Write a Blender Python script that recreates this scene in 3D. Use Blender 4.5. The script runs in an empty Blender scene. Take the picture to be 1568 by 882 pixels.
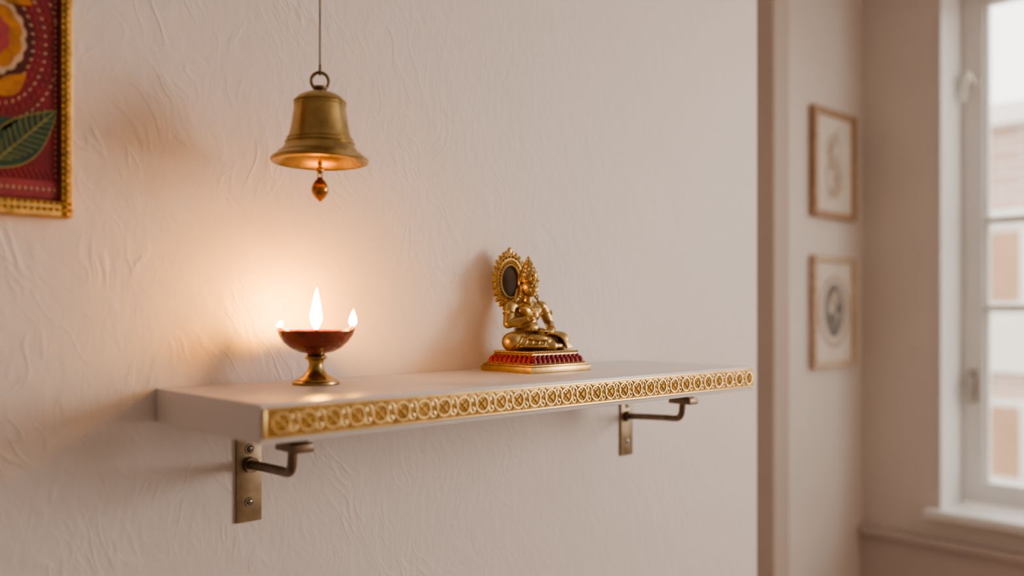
import bpy, bmesh, math, random
from mathutils import Vector, Matrix, Euler
random.seed(7)
H = 1.55          # camera eye height
SH = H - 0.0863   # shelf top height
SC = bpy.context.scene

# ------------------------------------------------------------ helpers
def link(o, parent=None):
    SC.collection.objects.link(o)
    if parent: o.parent = parent
    return o
def empty(name):
    e = bpy.data.objects.new(name, None); e.empty_display_size = .02
    return link(e)
def obj(name, bm, mat, parent=None, smooth=True):
    me = bpy.data.meshes.new(name)
    bmesh.ops.recalc_face_normals(bm, faces=bm.faces)
    bm.to_mesh(me); bm.free()
    for m in (mat if isinstance(mat, (list, tuple)) else [mat]): me.materials.append(m)
    if smooth:
        me.polygons.foreach_set('use_smooth', [True]*len(me.polygons))
        try: me.set_sharp_from_angle(angle=math.radians(38))
        except Exception: pass
    return link(bpy.data.objects.new(name, me), parent)
def box(bm, a, b, bev=0.0, seg=2):
    c = [(a[i]+b[i])/2 for i in range(3)]; s = [abs(b[i]-a[i]) for i in range(3)]
    M = Matrix.Translation(c) @ Matrix.Diagonal((s[0], s[1], s[2], 1))
    r = bmesh.ops.create_cube(bm, size=1, matrix=M)
    if bev > 0:
        es = list({e for v in r['verts'] for e in v.link_edges})
        bmesh.ops.bevel(bm, geom=es, offset=bev, segments=seg, affect='EDGES', profile=.5)
_sph = {}
def ell(bm, c, r, rot=None, u=16, v=10):
    if not isinstance(r, (tuple, list)): r = (r, r, r)
    if (u, v) not in _sph:
        P = [(0, 0, 1)]
        for i in range(1, v):
            for j in range(u):
                P.append((math.sin(math.pi*i/v)*math.cos(2*math.pi*j/u), math.sin(math.pi*i/v)*math.sin(2*math.pi*j/u), math.cos(math.pi*i/v)))
        P.append((0, 0, -1)); F = []
        for j in range(u): F.append((0, 1+j, 1+(j+1) % u))
        for i in range(v-2):
            for j in range(u):
                a = 1+i*u; b = a+u; k = (j+1) % u; F.append((a+j, b+j, b+k, a+k))
        a = 1+(v-2)*u
        for j in range(u): F.append((len(P)-1, a+(j+1) % u, a+j))
        _sph[(u, v)] = (P, F)
    P, F = _sph[(u, v)]; c = Vector(c); vs = []
    for p in P:
        q = Vector((p[0]*r[0], p[1]*r[1], p[2]*r[2]))
        if rot is not None: q = rot @ q
        vs.append(bm.verts.new(c+q))
    for f in F: bm.faces.new([vs[i] for i in f])
def cyl(bm, p, q, r, r2=None, seg=24):
    p = Vector(p); q = Vector(q); d = q-p; r2 = r if r2 is None else r2
    u = d.orthogonal().normalized(); w = d.cross(u).normalized()
    A = []; B = []
    for i in range(seg):
        a = 2*math.pi*i/seg; e = u*math.cos(a)+w*math.sin(a)
        A.append(bm.verts.new(p+e*r)); B.append(bm.verts.new(q+e*r2))
    for i in range(seg): bm.faces.new((A[i], A[(i+1) % seg], B[(i+1) % seg], B[i]))
    bm.faces.new(A[::-1]); bm.faces.new(B)
def cap(bm, p, q, r1, r2, seg=36):
    ell(bm, p, r1, u=seg, v=seg//2+2); ell(bm, q, r2, u=seg, v=seg//2+2); cyl(bm, p, q, r1, r2, seg)
def lathe(bm, prof, c=(0, 0, 0), seg=64, closed=False):
    rings = []
    for r, z in prof:
        if r < 1e-6: rings.append([bm.verts.new((c[0], c[1], c[2]+z))])
        else: rings.append([bm.verts.new((c[0]+r*math.cos(2*math.pi*i/seg), c[1]+r*math.sin(2*math.pi*i/seg), c[2]+z)) for i in range(seg)])
    pr = list(zip(rings, rings[1:]))
    if closed: pr.append((rings[-1], rings[0]))
    for A, B in pr:
        for i in range(seg):
            j = (i+1) % seg
            if len(A) == 1 and len(B) == 1: continue
            if len(A) == 1: bm.faces.new((A[0], B[i], B[j]))
            elif len(B) == 1: bm.faces.new((A[i], A[j], B[0]))
            else: bm.faces.new((A[i], A[j], B[j], B[i]))
def torus(bm, c, R, r, u=(1, 0, 0), v=(0, 0, 1), nu=24, nv=8, sx=1.0, sy=1.0, flat=1.0):
    u = Vector(u).normalized(); v = Vector(v).normalized(); w = u.cross(v); c = Vector(c)
    g = []
    for i in range(nu):
        a = 2*math.pi*i/nu; d = u*math.cos(a)*sx + v*math.sin(a)*sy; dn = d.normalized()
        g.append([bm.verts.new(c + d*R + dn*r*math.cos(2*math.pi*k/nv) + w*r*flat*math.sin(2*math.pi*k/nv)) for k in range(nv)])
    for i in range(nu):
        for k in range(nv):
            bm.faces.new((g[i][k], g[(i+1) % nu][k], g[(i+1) % nu][(k+1) % nv], g[i][(k+1) % nv]))
def sweep(bm, pts, r, seg=10, capit=True):
    pts = [Vector(p) for p in pts]; n = len(pts)
    rr = r if isinstance(r, (list, tuple)) else [r]*n
    T = [(pts[min(i+1, n-1)]-pts[max(i-1, 0)]).normalized() for i in range(n)]
    Nn = T[0].orthogonal().normalized(); rings = []
    for i in range(n):
        Nn = (Nn - T[i]*Nn.dot(T[i])).normalized(); B = T[i].cross(Nn)
        rings.append([bm.verts.new(pts[i]+(Nn*math.cos(2*math.pi*k/seg)+B*math.sin(2*math.pi*k/seg))*rr[i]) for k in range(seg)])
    for A, B in zip(rings, rings[1:]):
        for k in range(seg): bm.faces.new((A[k], A[(k+1) % seg], B[(k+1) % seg], B[k]))
    if capit: bm.faces.new(rings[0]); bm.faces.new(rings[-1])
def bez(p0, p1, p2, p3, n=12):
    p0, p1, p2, p3 = map(Vector, (p0, p1, p2, p3)); o = []
    for i in range(n+1):
        t = i/n; o.append(p0*(1-t)**3+p1*3*t*(1-t)**2+p2*3*t*t*(1-t)+p3*t**3)
    return o

# ------------------------------------------------------------ materials
def nt(name):
    m = bpy.data.materials.new(name); m.use_nodes = True
    return m, m.node_tree, m.node_tree.nodes['Principled BSDF']
def N(t, typ, **kw):
    n = t.nodes.new(typ)
    for k, v in kw.items():
        if k in n.inputs: n.inputs[k].default_value = v
        else: setattr(n, k, v)
    return n
def simple(name, col, rough=.5, metal=0.0, var=.12, vscale=30, bump=0.0, bscale=80, bdist=.001, coat=0.0, rvar=.1, patina=None):
    m, t, p = nt(name)
    tc = N(t, 'ShaderNodeTexCoord')
    nz = N(t, 'ShaderNodeTexNoise', Scale=vscale, Detail=4.0)
    t.links.new(tc.outputs['Object'], nz.inputs['Vector'])
    cr = N(t, 'ShaderNodeValToRGB')
    e = cr.color_ramp.elements
    e[0].position = .3; e[1].position = .7
    e[0].color = (*[c*(1-var) for c in col], 1); e[1].color = (*[min(1, c*(1+var)) for c in col], 1)
    t.links.new(nz.outputs['Fac'], cr.inputs['Fac'])
    out = cr.outputs['Color']
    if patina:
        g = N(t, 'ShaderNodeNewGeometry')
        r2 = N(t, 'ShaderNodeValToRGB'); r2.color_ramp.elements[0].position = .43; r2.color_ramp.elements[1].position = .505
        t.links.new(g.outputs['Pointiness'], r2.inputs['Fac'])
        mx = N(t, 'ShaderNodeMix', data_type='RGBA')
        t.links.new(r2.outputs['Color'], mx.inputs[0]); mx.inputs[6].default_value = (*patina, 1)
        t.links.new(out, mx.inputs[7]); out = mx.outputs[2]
    t.links.new(out, p.inputs['Base Color'])
    mr = N(t, 'ShaderNodeMapRange'); mr.inputs['To Min'].default_value = max(.02, rough-rvar); mr.inputs['To Max'].default_value = min(1, rough+rvar)
    t.links.new(nz.outputs['Fac'], mr.inputs['Value']); t.links.new(mr.outputs['Result'], p.inputs['Roughness'])
    p.inputs['Metallic'].default_value = metal
    p.inputs['Coat Weight'].default_value = coat
    if bump > 0:
        n2 = N(t, 'ShaderNodeTexNoise', Scale=bscale, Detail=5.0)
        t.links.new(tc.outputs['Object'], n2.inputs['Vector'])
        b = N(t, 'ShaderNodeBump', Strength=bump, Distance=bdist)
        t.links.new(n2.outputs['Fac'], b.inputs['Height']); t.links.new(b.outputs['Normal'], p.inputs['Normal'])
    return m

def plaster():
    m, t, p = nt('embossed_plaster')
    L = t.links.new
    tc = N(t, 'ShaderNodeTexCoord')
    w = N(t, 'ShaderNodeTexNoise', Scale=7.0, Detail=2.0); L(tc.outputs['Object'], w.inputs['Vector'])
    sc = N(t, 'ShaderNodeVectorMath', operation='SCALE'); sc.inputs['Scale'].default_value = .07
    L(w.outputs['Color'], sc.inputs[0])
    def coords(rot, sz):
        mp = N(t, 'ShaderNodeMapping'); mp.inputs['Rotation'].default_value = (0, math.radians(rot), 0)
        ad = N(t, 'ShaderNodeVectorMath', operation='ADD'); L(tc.outputs['Object'], ad.inputs[0]); L(sc.outputs['Vector'], ad.inputs[1])
        L(ad.outputs['Vector'], mp.inputs['Vector'])
        ml = N(t, 'ShaderNodeVectorMath', operation='MULTIPLY'); ml.inputs[1].default_value = (1, 1, sz); L(mp.outputs['Vector'], ml.inputs[0])
        return ml.outputs['Vector']
    def ridge(vec, scale, width, detail=1.5):
        n = N(t, 'ShaderNodeTexNoise', Scale=float(scale), Detail=detail); L(vec, n.inputs['Vector'])
        s = N(t, 'ShaderNodeMath', operation='SUBTRACT'); L(n.outputs['Fac'], s.inputs[0]); s.inputs[1].default_value = .5
        a = N(t, 'ShaderNodeMath', operation='ABSOLUTE'); L(s.outputs[0], a.inputs[0])
        r = N(t, 'ShaderNodeMapRange', interpolation_type='SMOOTHSTEP'); r.inputs['From Min'].default_value = 0; r.inputs['From Max'].default_value = width
        r.inputs['To Min'].default_value = 1; r.inputs['To Max'].default_value = 0
        L(a.outputs[0], r.inputs['Value']); return r.outputs['Result']
    v1 = coords(28, .24); v2 = coords(-8, .28)
    r1 = ridge(v1, 50, .08); r2 = ridge(v2, 44, .07)
    mask = N(t, 'ShaderNodeTexNoise', Scale=9.0, Detail=3.0); L(tc.outputs['Object'], mask.inputs['Vector'])
    def rng(src, a, b, c, d):
        r = N(t, 'ShaderNodeMapRange'); 
        for k, q in zip(('From Min', 'From Max', 'To Min', 'To Max'), (a, b, c, d)): r.inputs[k].default_value = q
        L(src, r.inputs['Value']); return r.outputs['Result']
    m1 = rng(mask.outputs['Fac'], .48, .62, 0, 1); m2 = rng(mask.outputs['Fac'], .36, .48, 1, 0)
    sx = N(t, 'ShaderNodeSeparateXYZ'); L(tc.outputs['Object'], sx.inputs[0])
    fd = rng(sx.outputs['X'], .35, .95, 1.0, .35)
    def mul(a, b):
        n = N(t, 'ShaderNodeMath', operation='MULTIPLY')
        for i, q in enumerate((a, b)):
            if isinstance(q, (int, float)): n.inputs[i].default_value = q
            else: L(q, n.inputs[i])
        return n.outputs[0]
    def add(a, b):
        n = N(t, 'ShaderNodeMath', operation='ADD'); L(a, n.inputs[0]); L(b, n.inputs[1]); return n.outputs[0]
    ra = mul(mul(r1, m1), .50); rb = mul(mul(r2, m2), .36)
    n2 = N(t, 'ShaderNodeTexNoise', Scale=85.0, Detail=3.0); L(v2, n2.inputs['Vector'])
    n3 = N(t, 'ShaderNodeTexNoise', Scale=34.0, Detail=2.0); L(v1, n3.inputs['Vector'])
    h = add(mul(add(ra, rb), fd), add(mul(n2.outputs['Fac'], .60), mul(n3.outputs['Fac'], .8)))
    bp = N(t, 'ShaderNodeBump', Strength=.55, Distance=.0023); L(h, bp.inputs['Height']); L(bp.outputs['Normal'], p.inputs['Normal'])
    cr = N(t, 'ShaderNodeValToRGB'); cr.color_ramp.elements[0].color = (.78, .715, .695, 1); cr.color_ramp.elements[1].color = (.82, .76, .735, 1)
    L(mask.outputs['Fac'], cr.inputs['Fac']); L(cr.outputs['Color'], p.inputs['Base Color'])
    p.inputs['Roughness'].default_value = .55
    return m

M_pl = plaster()
M_wall = simple('painted_wall', (.76, .69, .64), .7, var=.03, vscale=3, bump=.15, bscale=60)
M_wallr = simple('painted_wall_tan', (.58, .51, .46), .8, var=.03, vscale=3)
M_pil = simple('pilaster_paint', (.48, .40, .35), .7, var=.03, vscale=3)
M_dado = simple('dado_paint', (.62, .53, .49), .6, var=.03, vscale=3)
M_ceil = simple('ceiling_paint', (.74, .71, .68), .8, var=.02, vscale=3)
M_trim = simple('white_gloss_paint', (.86, .84, .82), .35, var=.02, vscale=8)
M_shelf = simple('white_shelf_lacquer', (.84, .795, .79), .32, var=.02, vscale=10, rvar=.05)
M_gold = simple('gold_leaf_relief', (.88, .66, .34), .36, 1.0, var=.12, vscale=60, bump=.25, bscale=400, bdist=.0006, patina=(.34, .19, .07))
M_goldb = simple('gold_band_ground', (.56, .37, .15), .45, 1.0, var=.2, vscale=60)
M_brass = simple('aged_brass', (.46, .34, .16), .30, 1.0, var=.25, vscale=35, bump=.08, bscale=120)
M_brassd = simple('antique_bronze', (.25, .19, .14), .42, .9, var=.25, vscale=70, bump=.2, bscale=200)
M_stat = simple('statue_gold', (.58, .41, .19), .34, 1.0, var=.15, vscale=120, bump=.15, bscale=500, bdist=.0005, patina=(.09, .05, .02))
M_statd = simple('statue_recess_shade', (.07, .04, .018), .7, 0.0, var=.2, vscale=80)  # shadow inside the halo recess, painted as a matte dark brown
M_red = simple('red_enamel', (.33, .03, .04), .4, var=.25, vscale=150, coat=.2)
M_clay = simple('maroon_glazed_clay', (.19, .030, .014), .28, var=.25, vscale=50, coat=.35)
M_oil = simple('lamp_oil', (.40, .11, .02), .12, var=.1, vscale=50, coat=.4)
M_wick = simple('charred_wick', (.05, .035, .03), .9, var=.3, vscale=300)
M_cotton = simple('cotton_wick', (.75, .6, .42), .9, var=.2, vscale=300)
M_amber = simple('amber_drop', (.50, .22, .06), .15, .75, var=.1, vscale=60, coat=.6)
M_dark = simple('dark_line', (.03, .018, .01), .6, var=.1)
M_screw = simple('screw_steel', (.32, .28, .23), .35, 1.0, var=.2, vscale=200)

# ------------------------------------------------------------ room shell
XW, YA, ZC = 3.247, 0.5, 3.0
Y0 = -3.4; X0 = -2.2
bm = bmesh.new(); box(bm, (X0-.15, 0, 0), (1.669, .65, ZC), .004); obj('wall_back', bm, M_pl, smooth=False)
bm = bmesh.new(); box(bm, (1.669, YA, 0), (XW+.25, YA+.15, ZC)); obj('wall_alcove', bm, M_wall, smooth=False)
bm = bmesh.new(); box(bm, (X0-.15, Y0, 0), (X0, 0, ZC)); obj('wall_left', bm, M_wallr, smooth=False)
bm = bmesh.new(); box(bm, (X0-.15, Y0-.15, 0), (XW+.25, Y0, ZC)); obj('wall_front', bm, M_wallr, smooth=False)
W1 = (-1.10, .214, .85, 2.75)   # window openings y0,y1,z0,z1
W2 = (-2.95, -1.60, .85, 2.75)
bm = bmesh.new(); xa, xb = XW, XW+.25
box(bm, (xa, W1[1], 0), (xb, YA, ZC)); box(bm, (xa, W2[1], 0), (xb, W1[0], ZC)); box(bm, (xa, Y0, 0), (xb, W2[0], ZC))
for W in (W1, W2):
    box(bm, (xa, W[0], 0), (xb, W[1], W[2]-.03)); box(bm, (xa, W[0], W[3]), (xb, W[1], ZC))
obj('wall_right', bm, M_wall, smooth=False)
def floormat():
    m, t, p = nt('oak_floorboards'); L = t.links.new
    tc = N(t, 'ShaderNodeTexCoord'); br = N(t, 'ShaderNodeTexBrick', Scale=1.0)
    br.inputs['Color1'].default_value = (.36, .27, .19, 1); br.inputs['Color2'].default_value = (.42, .32, .23, 1); br.inputs['Mortar'].default_value = (.12, .08, .05, 1)
    br.inputs['Brick Width'].default_value = 1.2; br.inputs['Row Height'].default_value = .12; br.inputs['Mortar Size'].default_value = .004
    L(tc.outputs['Object'], br.inputs['Vector']); L(br.outputs['Color'], p.inputs['Base Color']); p.inputs['Roughness'].default_value = .45
    return m
bm = bmesh.new(); box(bm, (X0-.15, Y0-.15, -.1), (XW+.25, YA+.15, 0)); obj('floor', bm, floormat(), smooth=False)
bm = bmesh.new(); box(bm, (X0-.15, Y0-.15, ZC), (XW+.25, YA+.15, ZC+.1)); obj('ceiling', bm, M_ceil, smooth=False)
bm = bmesh.new(); box(bm, (2.257, .30, 0), (2.349, YA, ZC), .006); obj('trim_1', bm, M_pil, smooth=False)
bm = bmesh.new(); box(bm, (XW-.018, W1[0]-.3, .12), (XW, YA, H-.825)); box(bm, (XW-.045, W1[0]-.3, H-.83), (XW, YA, H-.805), .005)
obj('trim_2', bm, M_dado, smooth=False)
bm = bmesh.new(); box(bm, (X0, -.018, 0), (1.669, 0, .12), .003); obj('baseboard_back', bm, M_trim, smooth=False)
bm = bmesh.new(); box(bm, (XW-.02, Y0, 0), (XW, YA, .12), .003); obj('baseboard_right', bm, M_trim, smooth=False)

# ------------------------------------------------------------ windows
def glassmat():
    m, t, p = nt('window_glass'); t.nodes.remove(p)
    o = [n for n in t.nodes if n.type == 'OUTPUT_MATERIAL'][0]
    tr = N(t, 'ShaderNodeBsdfTransparent'); tr.inputs['Color'].default_value = (.97, .98, .98, 1)
    g = N(t, 'ShaderNodeBsdfGlossy'); g.inputs['Roughness'].default_value = .02
    mx = N(t, 'ShaderNodeMixShader'); mx.inputs[0].default_value = .05
    t.links.new(tr.outputs[0], mx.inputs[1]); t.links.new(g.outputs[0], mx.inputs[2]); t.links.new(mx.outputs[0], o.inputs['Surface'])
    return m
M_glass = glassmat()
M_cream = simple('cream_handle', (.86, .83, .76), .3, var=.03)
M_lat = simple('grey_latch', (.42, .38, .34), .35, .7, var=.1)
def window(name, W):
    e = empty(name); y0, y1, z0, z1 = W; x = XW+.19; f = .08
    bm = bmesh.new()
    box(bm, (x, y1-f, z0), (x+.05, y1, z1), .006); box(bm, (x, y0, z0), (x+.05, y0+f, z1), .006)
    box(bm, (x+.001, y0+f-.005, z0), (x+.049, y1-f+.005, z0+f), .004); box(bm, (x+.001, y0+f-.005, z1-f), (x+.049, y1-f+.005, z1), .004)
    for yy in (y1-f-.012, y0+f): box(bm, (x+.015, yy, z0+f), (x+.045, yy+.012, z1-f), .002)
    ym = (y0+y1)/2; box(bm, (x-.008, ym-.05, z0+f-.004), (x+.052, ym+.05, z1-f+.004), .006)
    for zz in (H+.334, H+.014): box(bm, (x+.008, y0+f, zz-.013), (x+.043, y1-f, zz+.013), .004)
    obj('frame', bm, M_trim, e, False)
    bm = bmesh.new(); box(bm, (XW-.05, y0-.04, z0-.032), (XW+.19, y1+.045, z0), .006); obj('sill', bm, M_trim, e, False)
    bm = bmesh.new(); box(bm, (x+.026, y0+f, z0+f), (x+.030, y1-f, z1-f)); obj('glass', bm, M_glass, e, False)
    bm = bmesh.new(); yh = y1-.045
    cyl(bm, (x, yh, H+.84), (x-.012, yh, H+.84), .020); sweep(bm, bez((x-.012, yh, H+.84), (x-.05, yh, H+.87), (x-.06, yh+.01, H+.90), (x-.050, yh+.020, H+.77)), .011)
    obj('upper_handle', bm, M_cream, e)
    bm = bmesh.new(); box(bm, (x-.008, yh-.014, H-.33), (x, yh+.014, H-.21), .004); cyl(bm, (x-.008, yh, H-.25), (x-.035, yh, H-.25), .008); cap(bm, (x-.035, yh, H-.25), (x-.035, yh-.005, H-.33), .008, .007)
    obj('lower_latch', bm, M_lat, e)
    bm = bmesh.new(); box(bm, (XW-.006, y1-.004, z0), (XW+.19, y1+.0, z1)); box(bm, (XW-.006, y0, z0), (XW+.19, y0+.004, z1)); obj('lining', bm, M_trim, e, False)
window('window_1', W1); window('window_2', W2)

# ------------------------------------------------------------ outside
def facade():
    m, t, p = nt('brick_facade'); L = t.links.new
    tc = N(t, 'ShaderNodeTexCoord'); mp = N(t, 'ShaderNodeMapping'); mp.inputs['Rotation'].default_value = (0, math.radians(90), math.radians(90))
    L(tc.outputs['Object'], mp.inputs['Vector'])
    br = N(t, 'ShaderNodeTexBrick', Scale=1.0)
    br.inputs['Color1'].default_value = (.46, .32, .26, 1); br.inputs['Color2'].default_value = (.56, .41, .34, 1); br.inputs['Mortar'].default_value = (.58, .50, .45, 1)
    br.inputs['Brick Width'].default_value = .3; br.inputs['Row Height'].default_value = .1; br.inputs['Mortar Size'].default_value = .012
    L(mp.outputs['Vector'], br.inputs['Vector']); L(br.outputs['Color'], p.inputs['Base Color']); p.inputs['Roughness'].default_value = .9
    return m
bld = empty('neighbouring_building')
XB = 8.0
bm = bmesh.new(); box(bm, (XB, -6, 0), (XB+3, 7, H+1.65)); obj('brick_body', bm, facade(), bld, False)
bm = bmesh.new()
box(bm, (XB-.15, -6.1, H+1.55), (XB+3.1, 7.1, H+1.72)); box(bm, (XB-.06, -6, H-.50), (XB, 7, H+.0)); box(bm, (XB-.08, -6, H+.72), (XB, 7, H+.85))
for k in range(9):
    y = -5.4+k*1.35
    for z in (H+.05, H-1.4): box(bm, (XB-.05, y-.06, z-.04), (XB, y+.66, z+.68))
obj('stone_bands', bm, simple('pale_stone', (.74, .71, .66), .8, var=.05, vscale=2), bld, False)
bm = bmesh.new()
for k in range(9):
    y = -5.4+k*1.35
    for z in (H+.05, H-1.4): box(bm, (XB-.06, y, z+.04), (XB-.045, y+.6, z+.62))
obj('shutters', bm, simple('orange_shutter', (.44, .27, .17), .6, var=.1, vscale=3), bld, False)
bm = bmesh.new(); box(bm, (XW+.4, -12, -.2), (20, 14, -.02)); obj('street_ground', bm, simple('paving', (.5, .46, .43), .9, var=.1, vscale=2), None, False)

# ------------------------------------------------------------ shelf
shelf = empty('wall_shelf')
SX0, SX1, SY, ST = .388, 1.242, -.248, .038
bm = bmesh.new(); box(bm, (SX0, SY, SH-ST), (SX1, 0, SH), .0014, 3); obj('board', bm, M_shelf, shelf)
bz0, bz1 = SH-.0325, SH-.0035; by = SY-.0022; zc = (bz0+bz1)/2
bm = bmesh.new(); box(bm, (SX0+.002, by, bz0), (SX1-.002, SY, bz1), .0006); obj('band_ground', bm, M_goldb, shelf)
bm = bmesh.new()
box(bm, (SX0+.002, by-.0018, bz1-.0022), (SX1-.002, by, bz1), .0007)
box(bm, (SX0+.002, by-.0018, bz0), (SX1-.002, by, bz0+.0022), .0007)
box(bm, (SX0+.002, by-.0018, bz0), (SX0+.0045, by, bz1), .0007)
n = 30; dx = (SX1-SX0-.010)/n
def spiral(bm, cx, cz, r0, a0, turns, sgn, w):
    P = []
    for i in range(19):
        t = i/18; a = a0+sgn*turns*2*math.pi*t; r = r0*(1-.80*t)
        P.append((cx+r*math.cos(a), by-.0006, cz+r*math.sin(a)))
    sweep(bm, P, [w*(1-.3*i/18) for i in range(19)], 6)
for k in range(n):
    cx = SX0+.006+dx*(k+.5); c = (cx, by-.0004, zc)
    torus(bm, c, .0094, .0011, nu=28, nv=6, flat=1.5)
    for q in range(4):
        a = math.pi/4+q*math.pi/2
        ell(bm, (cx+.0048*math.cos(a), by-.0002, zc+.0048*math.sin(a)), (.0036, .0019, .0014), Matrix.Rotation(-a, 3, 'Y'), u=10, v=6)
        a = q*math.pi/2
        ell(bm, (cx+.0060*math.cos(a), by-.0002, zc+.0060*math.sin(a)), (.0013, .0014, .0009), Matrix.Rotation(-a, 3, 'Y'), u=8, v=6)
    ell(bm, c, (.0019, .0024, .0019), u=10, v=6)
    bx = cx+dx/2
    if k < n-1:
        spiral(bm, bx, zc+.0060, .0048, -math.pi/2, 1.25, 1, .0010)
        spiral(bm, bx, zc-.0060, .0048, math.pi/2, 1.25, 1, .0010)
        ell(bm, (bx, by-.0002, zc), (.0014, .0020, .0022), u=8, v=6)
        for s in (-1, 1):
            for s2 in (-1, 1): ell(bm, (bx+s2*.0064, by-.0002, zc+s*.0100), (.0028, .0014, .0010), Matrix.Rotation(s*s2*.5, 3, 'Y'), u=8, v=6)
obj('gold_relief_band', bm, M_gold, shelf)

M_plate = simple('plate_brass', (.36, .29, .20), .42, .9, var=.2, vscale=60, bump=.15, bscale=150)
def bracket(xc):
    e = empty('shelf_bracket')
    zt = SH-ST; zb = H-.256
    bm = bmesh.new(); box(bm, (xc-.0165, -.004, zb), (xc+.0165, 0, zt), .0012)
    obj('wall_plate', bm, M_plate, e)
    bm = bmesh.new(); z = H-.186; xs = xc
    pts = [(xs, -.004, z), (xs-.004, -.05, z+.003), (xs-.010, -.100, z+.006)]
    pts += bez((xs-.010, -.105, z+.006), (xs-.013, -.130, z+.006), (xs-.014, -.132, z+.010), (xs-.014, -.134, z+.034), 10)
    sweep(bm, pts, .0054, 14)
    cyl(bm, (xs, -.004, z), (xs, -.012, z), .0095)
    box(bm, (xs-.024, -.156, z+.033), (xs+.000, -.112, z+.043), .0015)
    box(bm, (xs-.020, -.150, z+.043), (xs-.004, -.120, zt), .001)
    obj('arm', bm, M_brassd, e)
    bm = bmesh.new()
    for zz in (H-.232, H-.167):
        torus(bm, (xc, -.0042, zz), .0052, .0012, nu=20, nv=6); ell(bm, (xc, -.004, zz), (.0048, .0028, .0048))
    obj('screws', bm, M_screw, e)
    bm = bmesh.new()
    for zz in (H-.232, H-.167): box(bm, (xc-.0038, -.0071, zz-.0006), (xc+.0038, -.0062, zz+.0006))
    obj('screw_slots', bm, M_dark, e, False)
bracket(.500); bracket(1.225)

# ------------------------------------------------------------ oil lamp (diya)
dc = Vector((.5495, -.076, SH)); lamp = empty('oil_lamp'); lamp.location = dc
bm = bmesh.new()
lathe(bm, [(0, 0), (.0275, 0), (.0282, .0012), (.0278, .0032), (.0252, .0045), (.0245, .006), (.0205, .0078), (.0145, .0115), (.0105, .0165), (.0086, .0215), (.0086, .0255), (.0100, .0290), (.0128, .0305), (.0134, .0322), (.0126, .0340), (.0105, .0350), (.0098, .0368), (0, .0372)])
obj('pedestal', bm, M_brass, lamp)
right = Vector((.727, -.687, 0))
bm = bmesh.new()
lathe(bm, [(0, .0362), (.010, .0364), (.020, .0385), (.030, .0435), (.0378, .050), (.0425, .0570), (.0445, .0625), (.0448, .0640), (.0440, .0647), (.0428, .0640), (.0402, .0575), (.0345, .051), (.025, .0455), (.012, .0430), (0, .0425)], seg=96)
for v in bm.verts:
    r = math.hypot(v.co.x, v.co.y)
    if r > .03:
        d = Vector((v.co.x, v.co.y, 0))/r
        w = max(0, (abs(d.dot(right))-.955)/.045) * ((r-.03)/.017)
        v.co.z += .0035*w; v.co.x += d.x*.0018*w; v.co.y += d.y*.0018*w
obj('bowl', bm, M_clay, lamp)
bm = bmesh.new(); lathe(bm, [(0, .0590), (.0407, .0590), (.0407, .0584), (0, .0584)]); obj('oil', bm, M_oil, lamp)
def flamemat(name, strength):
    m, t, p = nt(name); t.nodes.remove(p); L = t.links.new
    o = [n for n in t.nodes if n.type == 'OUTPUT_MATERIAL'][0]
    tc = N(t, 'ShaderNodeTexCoord'); sp = N(t, 'ShaderNodeSeparateXYZ'); L(tc.outputs['Generated'], sp.inputs[0])
    cr = N(t, 'ShaderNodeValToRGB'); E = cr.color_ramp.elements
    E[0].position = 0; E[0].color = (1, .20, .015, 1); E[1].position = 1; E[1].color = (1, .34, .03, 1)
    a = E.new(.25); a.color = (1, .41, .035, 1); a = E.new(.7); a.color = (1, .41, .035, 1)
    L(sp.outputs['Z'], cr.inputs['Fac'])
    cs = N(t, 'ShaderNodeValToRGB'); cs.color_ramp.elements[0].color = (.004,)*3+(1,); cs.color_ramp.elements[1].color = (.007,)*3+(1,)
    q = cs.color_ramp.elements.new(.26); q.color = (1, 1, 1, 1); q = cs.color_ramp.elements.new(.58); q.color = (.8, .8, .8, 1)
    L(sp.outputs['Z'], cs.inputs['Fac'])
    mu = N(t, 'ShaderNodeMath', operation='MULTIPLY'); L(cs.outputs['Color'], mu.inputs[0]); mu.inputs[1].default_value = strength
    em = N(t, 'ShaderNodeEmission'); L(cr.outputs['Color'], em.inputs['Color']); L(mu.outputs[0], em.inputs['Strength']); L(em.outputs[0], o.inputs['Surface'])
    return m
M_fl = flamemat('flame', 560)
M_fls = flamemat('flame_small', 120)
def flame(name, base, h, r, lean, mat):
    bm = bmesh.new(); prof = []
    for i in range(19):
        t = i/18
        rr = r*(t/.28)**.55 if t < .28 else r*(1-((t-.28)/.72)**1.25)
        prof.append((max(rr, 0) if 0 < i < 18 else 0, t*h))
    lathe(bm, prof, seg=24)
    for v in bm.verts:
        t = v.co.z/h; v.co += Vector(lean)*t*t*h
        v.co += Vector(base)
    obj(name, bm, mat, lamp)
flame('flame_1', (0, 0, .0640), .0535, .0072, (.02, 0, 0), M_fl)
flame('flame_2', tuple(right*.0440+Vector((0, 0, .0680))), .0235, .0052, (.05, 0, 0), M_fls)
flame('flame_3', tuple(right*-.0440+Vector((0, 0, .0675))), .0100, .0045, tuple(right*.4), M_fls)
bm = bmesh.new(); sweep(bm, bez((.006, -.01, .0600), (0, 0, .060), (0, 0, .063), (0, 0, .0660)), .0016, 8); obj('wick_center', bm, M_wick, lamp)
bm = bmesh.new()
for s in (1, -1):
    sweep(bm, bez(tuple(right*s*.02+Vector((0, 0, .0598))), tuple(right*s*.032+Vector((0, 0, .061))), tuple(right*s*.040+Vector((0, 0, .065))), tuple(right*s*.0442+Vector((0, 0, .0695)))), .0019, 8)
obj('wicks_side', bm, M_cotton, lamp)

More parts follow.
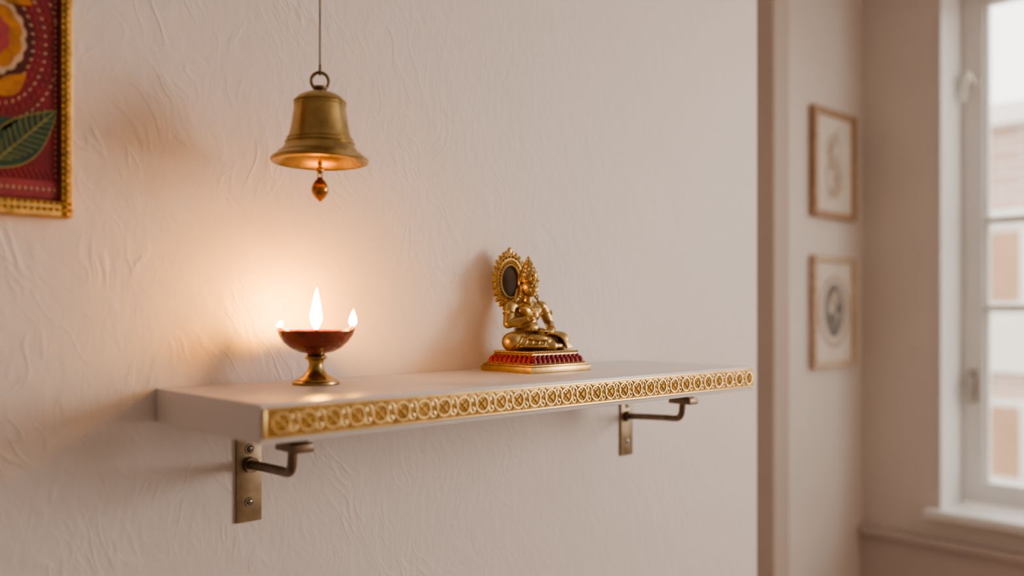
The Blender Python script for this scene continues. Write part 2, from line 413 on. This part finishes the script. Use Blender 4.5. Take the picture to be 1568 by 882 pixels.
# ------------------------------------------------------------ hanging bell
bc = Vector((.5285, -.12, 0)); s = .000749
bell = empty('hanging_bell')
Z = lambda y: H+(474.5-y)*s
def C(y): return (bc.x, bc.y, Z(y))
bm = bmesh.new()
outer = [(70, 246.5), (73, 245.5), (74.5, 242.5), (73.5, 239.5), (68, 236), (60, 230), (54.5, 223), (51.5, 218), (50.5, 214), (48, 208), (45.5, 200), (43, 188), (41, 175), (39.3, 163), (38.3, 156), (38, 152), (36.5, 149), (33, 145.5), (28, 142), (22, 139.5), (14, 138), (9, 136), (7.5, 133), (7, 130), (0, 129)]
inner = [(0, 146), (24, 147), (32, 155), (35.5, 172), (39, 195), (43, 212), (50, 226), (60, 237), (68, 243)]
lathe(bm, [(r*s, Z(y)) for r, y in outer[::-1]+inner[::-1]], (bc.x, bc.y, 0), 80)
for y, r, w in ((216, 51.5, 1.6), (210, 49.2, 1.2), (232, 62.5, 1.2), (153, 38.6, 1.5), (158, 39, .9)):
    torus(bm, C(y), r*s, w*s, (1, 0, 0), (0, 1, 0), 80, 8)
obj('bell_body', bm, M_brass, bell)
bm = bmesh.new()
torus(bm, C(121), 13*s, 2.6*s, (.85, -.5, 0), (0, 0, 1), 36, 10, sy=1.05)
torus(bm, C(103), 6.2*s, 2.0*s, (.5, .85, 0), (0, 0, 1), 24, 8, sy=1.2)
torus(bm, C(131), 9*s, 2.4*s, (1, 0, 0), (0, 1, 0), 24, 8)
obj('hanging_rings', bm, M_brassd, bell)
bm = bmesh.new(); cyl(bm, C(97), (bc.x, bc.y, ZC-.006), .0011, seg=10)
lathe(bm, [(0, ZC-.012), (.006, ZC-.011), (.016, ZC-.003), (.017, ZC), (0, ZC)], (bc.x, bc.y, 0), 24)
obj('wire', bm, M_brassd, bell)
bm = bmesh.new(); cyl(bm, C(150), C(254), 1.6*s, seg=10); ell(bm, C(257), 6*s)
torus(bm, C(266), 4*s, 1.3*s, (1, 0, 0), (0, 0, 1), 18, 6); ell(bm, C(247), 4*s)
obj('clapper_rod', bm, M_brass, bell)
bm = bmesh.new(); lathe(bm, [(r*s, Z(y)) for r, y in [(0, 267), (3.5, 268), (5, 271), (9, 275), (12, 281), (13.5, 287), (12.5, 292), (8, 299), (3.5, 303), (2, 305), (0, 306)]], (bc.x, bc.y, 0), 32)
obj('clapper_drop', bm, M_amber, bell)

# ------------------------------------------------------------ statue
st = empty('buddha_statue'); st.location = (.9185, -.080, SH)
bm = bmesh.new(); box(bm, (-.0625, -.0535, 0), (.0625, .0535, .0085), .0012); box(bm, (-.060, -.051, .0085), (.060, .051, .0115), .001)
def frustum(bm, x0, y0, x1, y1, z0, z1):
    v = [bm.verts.new(p) for p in [(-x0, -y0, z0), (x0, -y0, z0), (x0, y0, z0), (-x0, y0, z0), (-x1, -y1, z1), (x1, -y1, z1), (x1, y1, z1), (-x1, y1, z1)]]
    for f in ((0, 1, 2, 3), (4, 5, 6, 7), (0, 1, 5, 4), (1, 2, 6, 5), (2, 3, 7, 6), (3, 0, 4, 7)): bm.faces.new([v[i] for i in f])
frustum(bm, .0475, .0405, .0455, .0385, .0225, .0300)
def around(x, y, n, z, f):
    for a, b in [((-x, -y), (x, -y)), ((x, -y), (x, y)), ((x, y), (-x, y)), ((-x, y), (-x, -y))]:
        L = math.hypot(b[0]-a[0], b[1]-a[1]); m = max(2, round(n*L/(2*x)))
        for i in range(m):
            t = (i+.5)/m; f((a[0]+(b[0]-a[0])*t, a[1]+(b[1]-a[1])*t, z), math.atan2(b[1]-a[1], b[0]-a[0]))
around(.0478, .0408, 26, .0285, lambda p, a: ell(bm, p, .0017, u=8, v=6))
around(.0560, .0475, 34, .0128, lambda p, a: ell(bm, p, .0013, u=8, v=6))
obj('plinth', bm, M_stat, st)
bm = bmesh.new(); frustum(bm, .0545, .0460, .0470, .0400, .0112, .0240)
around(.0535, .0450, 11, .0168, lambda p, a: ell(bm, p, (.0044, .0030, .0064), Matrix.Rotation(a, 3, 'Z') @ Matrix.Rotation(-.45, 3, 'X'), u=10, v=8))
around(.0495, .0420, 11, .0220, lambda p, a: ell(bm, p, (.0036, .0026, .0034), Matrix.Rotation(a, 3, 'Z'), u=10, v=8))
obj('red_lotus_tier', bm, M_red, st)
fig = bpy.data.objects.new('figure_pivot', None); link(fig, st); fig.rotation_euler = (0, 0, math.radians(-6)); fig.empty_display_size = .01
fig.location = (.002, .003, 0); fig.scale = (1.12, 1.06, 1.0)
def V(x, y, z): return (x, y+.006, z)
def big(bm, c, r, rot=None): ell(bm, c, r, rot, u=40, v=24)
bm = bmesh.new()
big(bm, V(0, .014, .044), (.026, .020, .016))
cap(bm, V(0, .014, .050), V(0, .015, .072), .0165, .0150)
big(bm, V(0, .0145, .084), (.0215, .0135, .0175)); big(bm, V(0, .0155, .0945), (.0250, .0110, .0085))
big(bm, V(-.0085, .0065, .0885), (.0110, .0058, .0085)); big(bm, V(.0085, .0065, .0885), (.0110, .0058, .0085))
big(bm, V(0, .006, .062), (.0140, .0115, .011))
for q in (-1, 1):
    big(bm, V(q*.0250, .016, .0950), (.0095, .0095, .0090))
    cap(bm, V(q*.013, .012, .045), V(q*.040, -.008, .0430), .0160, .0145)
cap(bm, V(0, .014, .098), V(0, .011, .112), .0080, .0068)
cap(bm, V(-.040, -.010, .041), V(.006, -.036, .0370), .0120, .0075)
cap(bm, V(.040, -.010, .041), V(-.002, -.032, .0430), .0120, .0072)
ell(bm, V(.017, -.036, .0370), (.0125, .0056, .0050), Matrix.Rotation(.35, 3, 'Z'), 24, 14)
ell(bm, V(-.014, -.031, .0480), (.0125, .0056, .0048), Matrix.Rotation(-.35, 3, 'Z'), 24, 14)
for i in range(5):
    ell(bm, V(.0275+.0004*i, -.0355+.0022*i-.001, .0375), .0016, u=8, v=6); ell(bm, V(-.0255-.0004*i, -.030+.0022*i, .0485), .0016, u=8, v=6)
def folds(p, q, r1, r2, ts, tilt, w=.0009):
    p = Vector(p); q = Vector(q); d = (q-p).normalized()
    for t in ts:
        c = p.lerp(q, t); r = r1+(r2-r1)*t
        dd = (d+Vector((0, 0, tilt))).normalized(); u_ = dd.orthogonal().normalized()
        torus(bm, c, r+.0002, w, u_, dd.cross(u_), 36, 8)
folds(V(-.013, .012, .045), V(-.040, -.008, .043), .0160, .0145, (.35, .6, .85), .35)
folds(V(.013, .012, .045), V(.040, -.008, .043), .0160, .0145, (.35, .6, .85), .35)
folds(V(-.040, -.010, .041), V(.006, -.036, .037), .0120, .0075, (.12, .28, .44, .60, .76), -.45)
folds(V(.040, -.010, .041), V(-.002, -.032, .043), .0120, .0072, (.12, .28, .44, .60), -.45)
cap(bm, V(-.0275, .015, .0940), V(-.0370, .006, .0690), .0084, .0070)
cap(bm, V(-.0370, .006, .0690), V(-.0110, -.0120, .0770), .0070, .0047)
ell(bm, V(-.0065, -.0145, .0825), (.0054, .0030, .0062))
for i, L in enumerate((.0068, .0082, .0086, .0074)):
    x = -.0025-.0026*i; cap(bm, V(x, -.0150, .0865), V(x-.0002, -.0160, .0865+L*.55), .0014, .0013, 8); cap(bm, V(x-.0002, -.0160, .0865+L*.55), V(x, -.0140, .0865+L), .0013, .0011, 8)
cap(bm, V(-.0025, -.0150, .0800), V(.0020, -.0175, .0845), .0016, .0013, 8)
cap(bm, V(.0275, .015, .0940), V(.0370, .010, .0680), .0084, .0070)
cap(bm, V(.0370, .010, .0680), V(.0200, -.0150, .0590), .0070, .0047)
ell(bm, V(.0125, -.0200, .0575), (.0080, .0055, .0030))
for i, L in enumerate((.0075, .0090, .0088, .0072)):
    y = -.0160-.0026*i; cap(bm, V(.0065, y, .0577), V(.0065-L*.6, y, .0585), .0014, .0013, 8); cap(bm, V(.0065-L*.6, y, .0585), V(.0065-L, y, .0572), .0013, .0011, 8)
cap(bm, V(.0125, -.0155, .0590), V(.0055, -.0130, .0620), .0016, .0013, 8)
big(bm, V(0, -.014, .0365), (.042, .026, .0065))
for i in range(9):
    a = i/8
    sweep(bm, bez(V(.008+.004*a, -.022+.012*a, .0545), V(.016+.014*a, -.034+.018*a, .0565-.002*a), V(.024+.020*a, -.042+.024*a, .0480), V(.026+.028*a, -.042+.024*a, .0325)), [.0012+.0007*k/12 for k in range(13)], 8)
hc = Vector(V(0, .0090, .1250))
big(bm, hc, (.0126, .0134, .0148)); big(bm, hc+Vector((0, -.0034, -.0072)), (.0100, .0094, .0080))
ell(bm, hc+Vector((0, -.0110, -.0127)), (.0030, .0024, .0024))
cap(bm, hc+Vector((0, -.0130, .0028)), hc+Vector((0, -.0158, -.0028)), .0010, .0017, 10); ell(bm, hc+Vector((0, -.0147, -.0032)), (.0025, .0014, .0011))
for q in (-1, 1):
    ell(bm, hc+Vector((q*.0048, -.0118, .0005)), (.0030, .0016, .0014)); ell(bm, hc+Vector((q*.0058, -.0084, -.0052)), (.0042, .0034, .0044), None, 20, 14)
    sweep(bm, [hc+Vector((q*.0012, -.0135, .0034)), hc+Vector((q*.0048, -.0129, .0050)), hc+Vector((q*.0086, -.0103, .0038))], .0007, 8)
    ell(bm, hc+Vector((q*.0130, .0010, -.0030)), (.0016, .0032, .0070)); ell(bm, hc+Vector((q*.0132, .0010, -.0105)), (.0016, .0024, .0034))
ell(bm, hc+Vector((0, -.0133, -.0069)), (.0031, .0013, .0009)); ell(bm, hc+Vector((0, -.0128, -.0085)), (.0024, .0013, .0010))
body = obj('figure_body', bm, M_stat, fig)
rm = body.modifiers.new('remesh', 'REMESH'); rm.mode = 'VOXEL'; rm.voxel_size = .00050; rm.use_smooth_shade = True
sm = body.modifiers.new('smooth', 'SMOOTH'); sm.iterations = 1; sm.factor = .5
bm = bmesh.new()
for q in (-1, 1):
    sweep(bm, bez(hc+Vector((q*.0022, -.0136, .0004)), hc+Vector((q*.0036, -.0140, -.0006)), hc+Vector((q*.0056, -.0133, -.0008)), hc+Vector((q*.0078, -.0114, .0004)), 8), .00042, 6)
sweep(bm, bez(hc+Vector((-.0028, -.0140, -.0074)), hc+Vector((-.001, -.0149, -.0079)), hc+Vector((.001, -.0149, -.0079)), hc+Vector((.0028, -.0140, -.0074)), 8), .00036, 6)
obj('face_lines', bm, M_dark, fig)
bm = bmesh.new(); cz = hc+Vector((0, .0012, 0))
lathe(bm, [(0, .0062), (.0130, .0062), (.0143, .0070), (.0146, .0088), (.0136, .0102), (.0138, .0125), (.0120, .0165), (.0124, .0182), (.0100, .0225), (.0104, .0242), (.0078, .0290), (.0081, .0305), (.0054, .0350), (.0057, .0362), (.0032, .0400), (.0034, .0413), (.0014, .0445), (0, .0470)], cz, 28)
for ring, (r, z, n, h) in enumerate(((.0140, .0128, 13, .0043), (.0119, .0195, 11, .0040), (.0094, .0262, 9, .0036), (.0066, .0330, 7, .0032))):
    for i in range(n):
        a = 2*math.pi*(i+.5*(ring % 2))/n-math.pi/2
        ell(bm, cz+Vector((r*math.cos(a), r*math.sin(a), z)), (.0009, .0022-.0003*ring, h), Matrix.Rotation(a, 3, 'Z') @ Matrix.Rotation(-.3, 3, 'Y'), u=8, v=8)
ell(bm, cz+Vector((0, -.0148, .0140)), (.0030, .0014, .0066)); ell(bm, cz+Vector((0, -.0160, .0130)), .0014, u=8, v=6)
for i in range(30):
    a = 2*math.pi*i/30; ell(bm, cz+Vector((.0146*math.cos(a), .0146*math.sin(a), .0079)), .0009, u=8, v=6)
for q in (-1, 1):
    torus(bm, hc+Vector((q*.0142, .0005, -.0155)), .0030, .0010, (0, 1, 0), (0, 0, 1), 16, 6); ell(bm, hc+Vector((q*.0144, 0, -.0060)), (.0013, .0026, .0026))
    ell(bm, hc+Vector((q*.0150, .003, .0060)), (.0018, .0036, .0056))
    sweep(bm, bez(hc+Vector((q*.012, .009, -.004)), hc+Vector((q*.017, .008, -.016)), hc+Vector((q*.019, .004, -.021)), hc+Vector((q*.023, .001, -.031))), [.0022]*6+[.0016]*7, 8)
for c_, R_, d_ in ((V(-.0315, .011, .0840), .0082, (-.0095, -.009, -.025)), (V(.0312, .0128, .0840), .0082, (.0095, -.005, -.026)), (V(-.0150, -.0095, .0758), .0053, (.026, -.018, .008)), (V(.0225, -.0115, .0604), .0053, (-.017, -.025, -.009))):
    d = Vector(d_).normalized(); u_ = d.orthogonal().normalized(); torus(bm, c_, R_, .0011, u_, d.cross(u_), 24, 8)
ell(bm, V(-.0385, .005, .0860), (.0022, .0024, .0038)); ell(bm, V(.0385, .008, .0860), (.0022, .0024, .0038))
def chest_y(x, z):
    y = .0145
    k = 1-(x/.0215)**2-((z-.084)/.0175)**2
    if k > 0: y = .0145-.0135*math.sqrt(k)
    for q in (-1, 1):
        k = 1-((x-q*.0085)/.0110)**2-((z-.0885)/.0085)**2
        if k > 0: y = min(y, .0065-.0058*math.sqrt(k))
    k = 1-(x/.0250)**2-((z-.0945)/.0085)**2
    if k > 0: y = min(y, .0155-.0110*math.sqrt(k))
    k = 1-(x/.0080)**2
    if z > .095 and k > 0: y = min(y, .0130-.0080*math.sqrt(k))
    return y
for k, (rx, top, drop, br) in enumerate(((.0098, .1045, .0050, .0011), (.0135, .1030, .0110, .0010), (.0165, .1010, .0220, .0009))):
    m = 19+8*k
    for i in range(m):
        t = i/(m-1)*2-1; x = rx*t; z = top-drop*(1-t*t); ell(bm, V(x, chest_y(x, z)-.0004, z), br, u=8, v=6)
ell(bm, V(0, chest_y(0, .091)-.0008, .0905), (.0024, .0012, .0030)); ell(bm, V(0, chest_y(0, .098)-.0008, .0985), (.0020, .0012, .0020))
torus(bm, V(0, .0130, .0625), .0172, .0013, (1, 0, 0), (0, 1, 0), 32, 8); torus(bm, V(0, .0130, .0590), .0180, .0013, (1, 0, 0), (0, 1, 0), 32, 8)
for i in range(9): a = math.radians(210+15*i); ell(bm, V(.0185*math.cos(a), .0130+.0185*math.sin(a), .0608), .0014, u=8, v=6)
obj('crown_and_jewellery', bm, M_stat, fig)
hy = .046; hz = .1335; hx = -.010; EX = .68
def HP(r, a, y=0): return Vector((hx+r*EX*math.sin(a), hy+y, hz+1.07*r*math.cos(a)))
bm = bmesh.new()
torus(bm, (hx, hy, hz), .0315, .0030, (1, 0, 0), (0, 0, 1), 56, 10, sx=EX, sy=1.07)
torus(bm, (hx, hy-.001, hz), .0235, .0018, (1, 0, 0), (0, 0, 1), 56, 8, sx=EX, sy=1.07)
torus(bm, (hx, hy-.001, hz), .0370, .0016, (1, 0, 0), (0, 0, 1), 56, 8, sx=EX, sy=1.07)
for i in range(36):
    a = 2*math.pi*i/36; ell(bm, HP(.0275, a, -.0012), (.0018, .0020, .0024), Matrix.Rotation(a, 3, 'Y'), u=8, v=6)
for i in range(26):
    a = 2*math.pi*(i+.5)/26; R_ = Matrix.Rotation(a, 3, 'Y')
    ell(bm, HP(.0395, a), (.0036, .0024, .0050), R_, u=12, v=8); ell(bm, HP(.0345, a+math.pi/26, -.0020), .0017, u=8, v=6)
    ell(bm, HP(.0400, a, -.0020), (.0014, .0014, .0026), R_, u=8, v=6)
ell(bm, (hx, hy, hz+.0460), (.0044, .0026, .0062)); ell(bm, (hx-.0052, hy, hz+.0425), (.0036, .0022, .0042)); ell(bm, (hx+.0052, hy, hz+.0425), (.0036, .0022, .0042))
box(bm, (-.010, .030, .026), (.010, .036, .100), .002); sweep(bm, bez((0, .033, .092), (0, .035, .096), (hx, hy-.004, .094), (hx, hy, .102)), .005, 10)
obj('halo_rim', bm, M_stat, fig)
bm = bmesh.new(); lathe(bm, [(0, 0), (.0370, 0), (.0370, .0018), (0, .0018)], seg=48)
for v in bm.verts: x, y, z = v.co; v.co = Vector((hx+x*EX, hy+.0005+z, hz+y*1.07))
obj('halo_disc', bm, M_statd, fig)

# ------------------------------------------------------------ framed painting (left)
pt = empty('framed_painting')
PX = lambda p: .2264+p*.000607
PZ = lambda q: H+(478-q)*.000672
x1, x0_, z0_, z1_ = .2950, -.150, H+.0985, H+.72
M_pg = simple('painting_gold_frame', (.46, .28, .10), .42, .85, var=.25, vscale=80, bump=.3, bscale=300, patina=(.2, .09, .03))
M_pr = simple('painted_crimson', (.23, .018, .027), .6, var=.25, vscale=60, bump=.2, bscale=300)
M_pm = simple('painted_maroon', (.10, .012, .012), .6, var=.25, vscale=60)
M_po = simple('painted_ochre', (.46, .19, .04), .6, var=.40, vscale=60)
M_pc = simple('painted_cream', (.58, .41, .27), .6, var=.2, vscale=80)
M_pk = simple('painted_pink', (.36, .06, .07), .6, var=.2, vscale=80)
M_pgn = simple('painted_green', (.03, .075, .045), .6, var=.3, vscale=60)
M_pgl = simple('painted_leaf_line', (.36, .34, .13), .6, var=.2, vscale=80)
bm = bmesh.new(); fw = .0125; fb = .0165; yf = -.020
for a, b in (((x1-fw, yf, z0_), (x1, 0, z1_)), ((x0_, yf, z0_), (x0_+fw, 0, z1_)), ((x0_+fw-.001, yf+.0003, z0_), (x1-fw+.001, 0, z0_+fb)), ((x0_+fw-.001, yf+.0003, z1_-fb), (x1-fw+.001, 0, z1_))): box(bm, a, b, .002)
z = z0_+.004
while z < z1_: 
    for xx in (x1-fw*.55, x0_+fw*.55): ell(bm, (xx, yf, z), (.0028, .0016, .0028), u=10, v=6)
    ell(bm, (x1-fw+.0012, yf, z+.003), (.0012, .0012, .0018), u=8, v=6); z += .0068
x = x0_+.004
while x < x1: 
    for zz in (z0_+.0075, z1_-.0075): ell(bm, (x, yf, zz), (.0030, .0014, .0020), u=10, v=6)
    ell(bm, (x, yf, z0_+fb-.0025), (.0022, .0016, .0016), u=8, v=6); x += .0060
obj('frame', bm, M_pg, pt)
bm = bmesh.new(); box(bm, (x0_+fw, -.014, z0_+fb), (x1-fw, 0, z1_-fb)); obj('canvas', bm, M_pr, pt, False)
yc = -.0142
def disc(bm, cx, cz, rx, rz, y, rot=0, n=28, scal=0, amp=0):
    vs = []
    for i in range(n):
        a = 2*math.pi*i/n; k = 1+amp*abs(math.sin(a*scal/2)) if scal else 1
        x, z = rx*k*math.cos(a), rz*k*math.sin(a)
        vs.append(bm.verts.new((cx+x*math.cos(rot)-z*math.sin(rot), y, cz+x*math.sin(rot)+z*math.cos(rot))))
    f = bm.faces.new(vs); r = bmesh.ops.extrude_face_region(bm, geom=[f])
    for v in r['geom']:
        if isinstance(v, bmesh.types.BMVert): v.co.y += .0008
def leafshape(bm, p, q, w, y, n=12):
    p = Vector(p); q = Vector(q); d = q-p; nn = Vector((-d.y, d.x)).normalized(); A = []; B = []
    for i in range(n+1):
        t = i/n; c = p+d*t; ww = w*math.sin(math.pi*t**.8)
        A.append(c+nn*ww); B.append(c-nn*ww)
    pts = A+B[::-1][1:-1]
    f = bm.faces.new([bm.verts.new((v.x, y, v.y)) for v in pts]); r = bmesh.ops.extrude_face_region(bm, geom=[f])
    for v in r['geom']:
        if isinstance(v, bmesh.types.BMVert): v.co.y += .0006
fx, fz = PX(-14), PZ(66)
ks = .00064
bm = bmesh.new(); disc(bm, fx, fz, 62*ks, 76*ks, yc, n=96, scal=12, amp=.06); disc(bm, PX(-10), PZ(232), 30*ks, 34*ks, yc, n=40); obj('maroon_shapes', bm, M_pm, pt, False)
bm = bmesh.new()
disc(bm, fx, fz, 50*ks, 60*ks, yc-.0006, n=96, scal=18, amp=.08)
obj('cream_lace', bm, M_pc, pt, False)
bm = bmesh.new()
disc(bm, fx, fz, 43*ks, 51*ks, yc-.0016, n=96, scal=10, amp=.10)
leafshape(bm, (PX(-4), PZ(155)), (PX(41), PZ(118)), .0095, yc-.0018); leafshape(bm, (PX(-6), PZ(-14)), (PX(50), PZ(12)), .0125, yc-.0018)
obj('ochre_petals', bm, M_po, pt, False)
bm = bmesh.new(); disc(bm, fx, fz, 26*ks, 32*ks, yc-.0024, n=48, scal=8, amp=.15)
box(bm, (x0_+fw, yc-.0006, PZ(303)), (x1-fw, yc, PZ(277))); obj('crimson_centre', bm, M_pk, pt, False)
bm = bmesh.new(); leafshape(bm, (PX(-14), PZ(262)), (PX(88), PZ(166)), .020, yc-.0010, 20); leafshape(bm, (PX(-20), PZ(205)), (PX(30), PZ(188)), .007, yc-.001); obj('green_leaf', bm, M_pgn, pt, False)
bm = bmesh.new(); p0 = Vector((PX(-14), PZ(262))); p1 = Vector((PX(88), PZ(166))); d = p1-p0; nn = Vector((-d.y, d.x)).normalized()
sweep(bm, [(p0.x, yc-.0014, p0.y), (p1.x, yc-.0014, p1.y)], .0008, 6)
for i in range(10):
    t = .12+.075*i; c = p0+d*t; w = .016*math.sin(math.pi*t**.8)
    for q in (-1, 1):
        e_ = c+d.normalized()*.010+nn*w*q; sweep(bm, [(c.x, yc-.0014, c.y), ((c.x+e_.x)/2-d.x*.01, yc-.0014, (c.y+e_.y)/2), (e_.x, yc-.0014, e_.y)], .0005, 6)
for q in (-1, 1):
    sweep(bm, [((p0+d*(i/16)+nn*q*.020*math.sin(math.pi*(i/16)**.8)).x, yc-.0012, (p0+d*(i/16)+nn*q*.020*math.sin(math.pi*(i/16)**.8)).y) for i in range(17)], .0007, 6)
obj('leaf_veins', bm, M_pgl, pt)
bm = bmesh.new(); bm2 = bmesh.new()
for k, rr in enumerate((66, 76, 87, 98, 110)):
    m = int(rr*.55)
    for i in range(m):
        a = 2*math.pi*i/m; px = -8+rr*math.cos(a)*.9; py = 68+rr*math.sin(a)*1.15
        if px > 88 or py > 300 or py < -300: continue
        if py > 130 and px+py*.95 > 215: continue
        ell(bm if k % 2 == 0 else bm2, (PX(px), yc-.0003, PZ(py)), (.0011, .0007, .0022), Matrix.Rotation(-a+1.57, 3, 'Y'), u=8, v=6)
for k in range(70):
    px = 84-k*9; ell(bm, (PX(px), yc-.0010, PZ(290)), (.0014, .0007, .0018), u=8, v=6)
    if px > -100: 
        for j in range(3): ell(bm2, (PX(px+3*j-2), yc-.0004, PZ(262+5*j)), (.0011, .0006, .0014), u=8, v=6)
for k in range(40):
    ell(bm, (PX(86), yc-.0004, PZ(268-k*9)), (.0009, .0006, .0016), u=8, v=6)
obj('cream_dots', bm, M_pc, pt); obj('pink_dots', bm2, M_pk, pt)

# ------------------------------------------------------------ framed prints on alcove wall
M_oak = simple('oak_frame', (.44, .29, .18), .5, var=.2, vscale=40)
M_oak2 = simple('pale_oak_frame', (.62, .48, .35), .5, var=.2, vscale=40)
M_paper = simple('cream_paper', (.76, .68, .59), .8, var=.05, vscale=12)
M_ink = simple('grey_ink', (.25, .23, .22), .8, var=.25, vscale=40)
M_ink2 = simple('pale_ink', (.54, .45, .36), .8, var=.15, vscale=40)
def pic(z0, z1, mat, kind):
    e = empty('framed_print'); x0, x1 = 2.838, 3.160; y = YA; w = .022
    bm = bmesh.new()
    for a, b in (((x0, y-.025, z0), (x0+w, y, z1)), ((x1-w, y-.025, z0), (x1, y, z1)), ((x0+w-.002, y-.0245, z0), (x1-w+.002, y, z0+w)), ((x0+w-.002, y-.0245, z1-w), (x1-w+.002, y, z1))): box(bm, a, b, .003)
    obj('frame', bm, mat, e, False)
    bm = bmesh.new(); box(bm, (x0+w, y-.012, z0+w), (x1-w, y, z1-w)); obj('paper', bm, M_paper, e, False)
    cx, cz = (x0+x1)/2, (z0+z1)/2; yy = y-.0128
    a_ = bmesh.new(); b_ = bmesh.new()
    if kind == 0:
        for k in range(7): ell(b_, (cx+.03*math.sin(k*1.1), yy, cz-.10+.032*k), (.045-.003*k, .002, .020), Matrix.Rotation(.5*math.sin(k*2), 3, 'Y'))
        torus(a_, (cx, yy, cz+.06), .045, .003); torus(a_, (cx, yy, cz-.04), .055, .003, sy=1.3)
        sweep(a_, bez((cx-.05, yy, cz-.13), (cx+.08, yy, cz-.05), (cx-.08, yy, cz+.03), (cx+.03, yy, cz+.13)), .003, 6)
    else:
        torus(b_, (cx, yy, cz), .105, .010, sy=1.15, flat=.15, nu=40); 
        torus(a_, (cx, yy, cz+.005), .055, .018, sy=1.45, flat=.1, nu=40)
        ell(a_, (cx-.01, yy-.001, cz-.03), (.030, .002, .030)); ell(a_, (cx+.02, yy-.001, cz+.02), (.018, .002, .028))
        ell(b_, (cx+.005, yy-.002, cz+.045), (.025, .002, .032))
    obj('ink_drawing', a_, M_ink2 if kind == 0 else M_ink, e); obj('wash_drawing', b_, M_ink2, e)
pic(H+.336, H+.722, M_oak, 0); pic(H-.197, H+.200, M_oak2, 1)

# ------------------------------------------------------------ light
w = bpy.data.worlds.new('sky'); SC.world = w; w.use_nodes = True
bg = w.node_tree.nodes['Background']; bg.inputs['Color'].default_value = (1.0, .955, .91, 1); bg.inputs['Strength'].default_value = 3.5
def area(name, loc, rot, sx, sy, P, col):
    l = bpy.data.lights.new(name, 'AREA'); l.shape = 'RECTANGLE'; l.size = sx; l.size_y = sy; l.energy = P; l.color = col
    o = bpy.data.objects.new(name, l); o.location = loc; o.rotation_euler = rot; link(o); return o
area('window_daylight', (XW+.17, (W2[0]+W2[1])/2, 1.85), (0, math.radians(90), 0), 1.2, 1.1, 58, (1.0, .89, .79))

# ------------------------------------------------------------ camera
cd = bpy.data.cameras.new('camera'); cam = bpy.data.objects.new('camera', cd); link(cam)
cd.sensor_width = 36; cd.lens = 1338/1568*36; cd.shift_y = 37/1568
cam.location = (0, -1, H); cam.rotation_euler = (math.radians(90), 0, -math.atan2(.687, .727))
cd.dof.use_dof = True; cd.dof.focus_distance = 1.18; cd.dof.aperture_fstop = 1.8
cd.clip_start = .02
SC.camera = cam
try: SC.view_settings.look = 'AgX - Medium High Contrast'
except Exception: pass
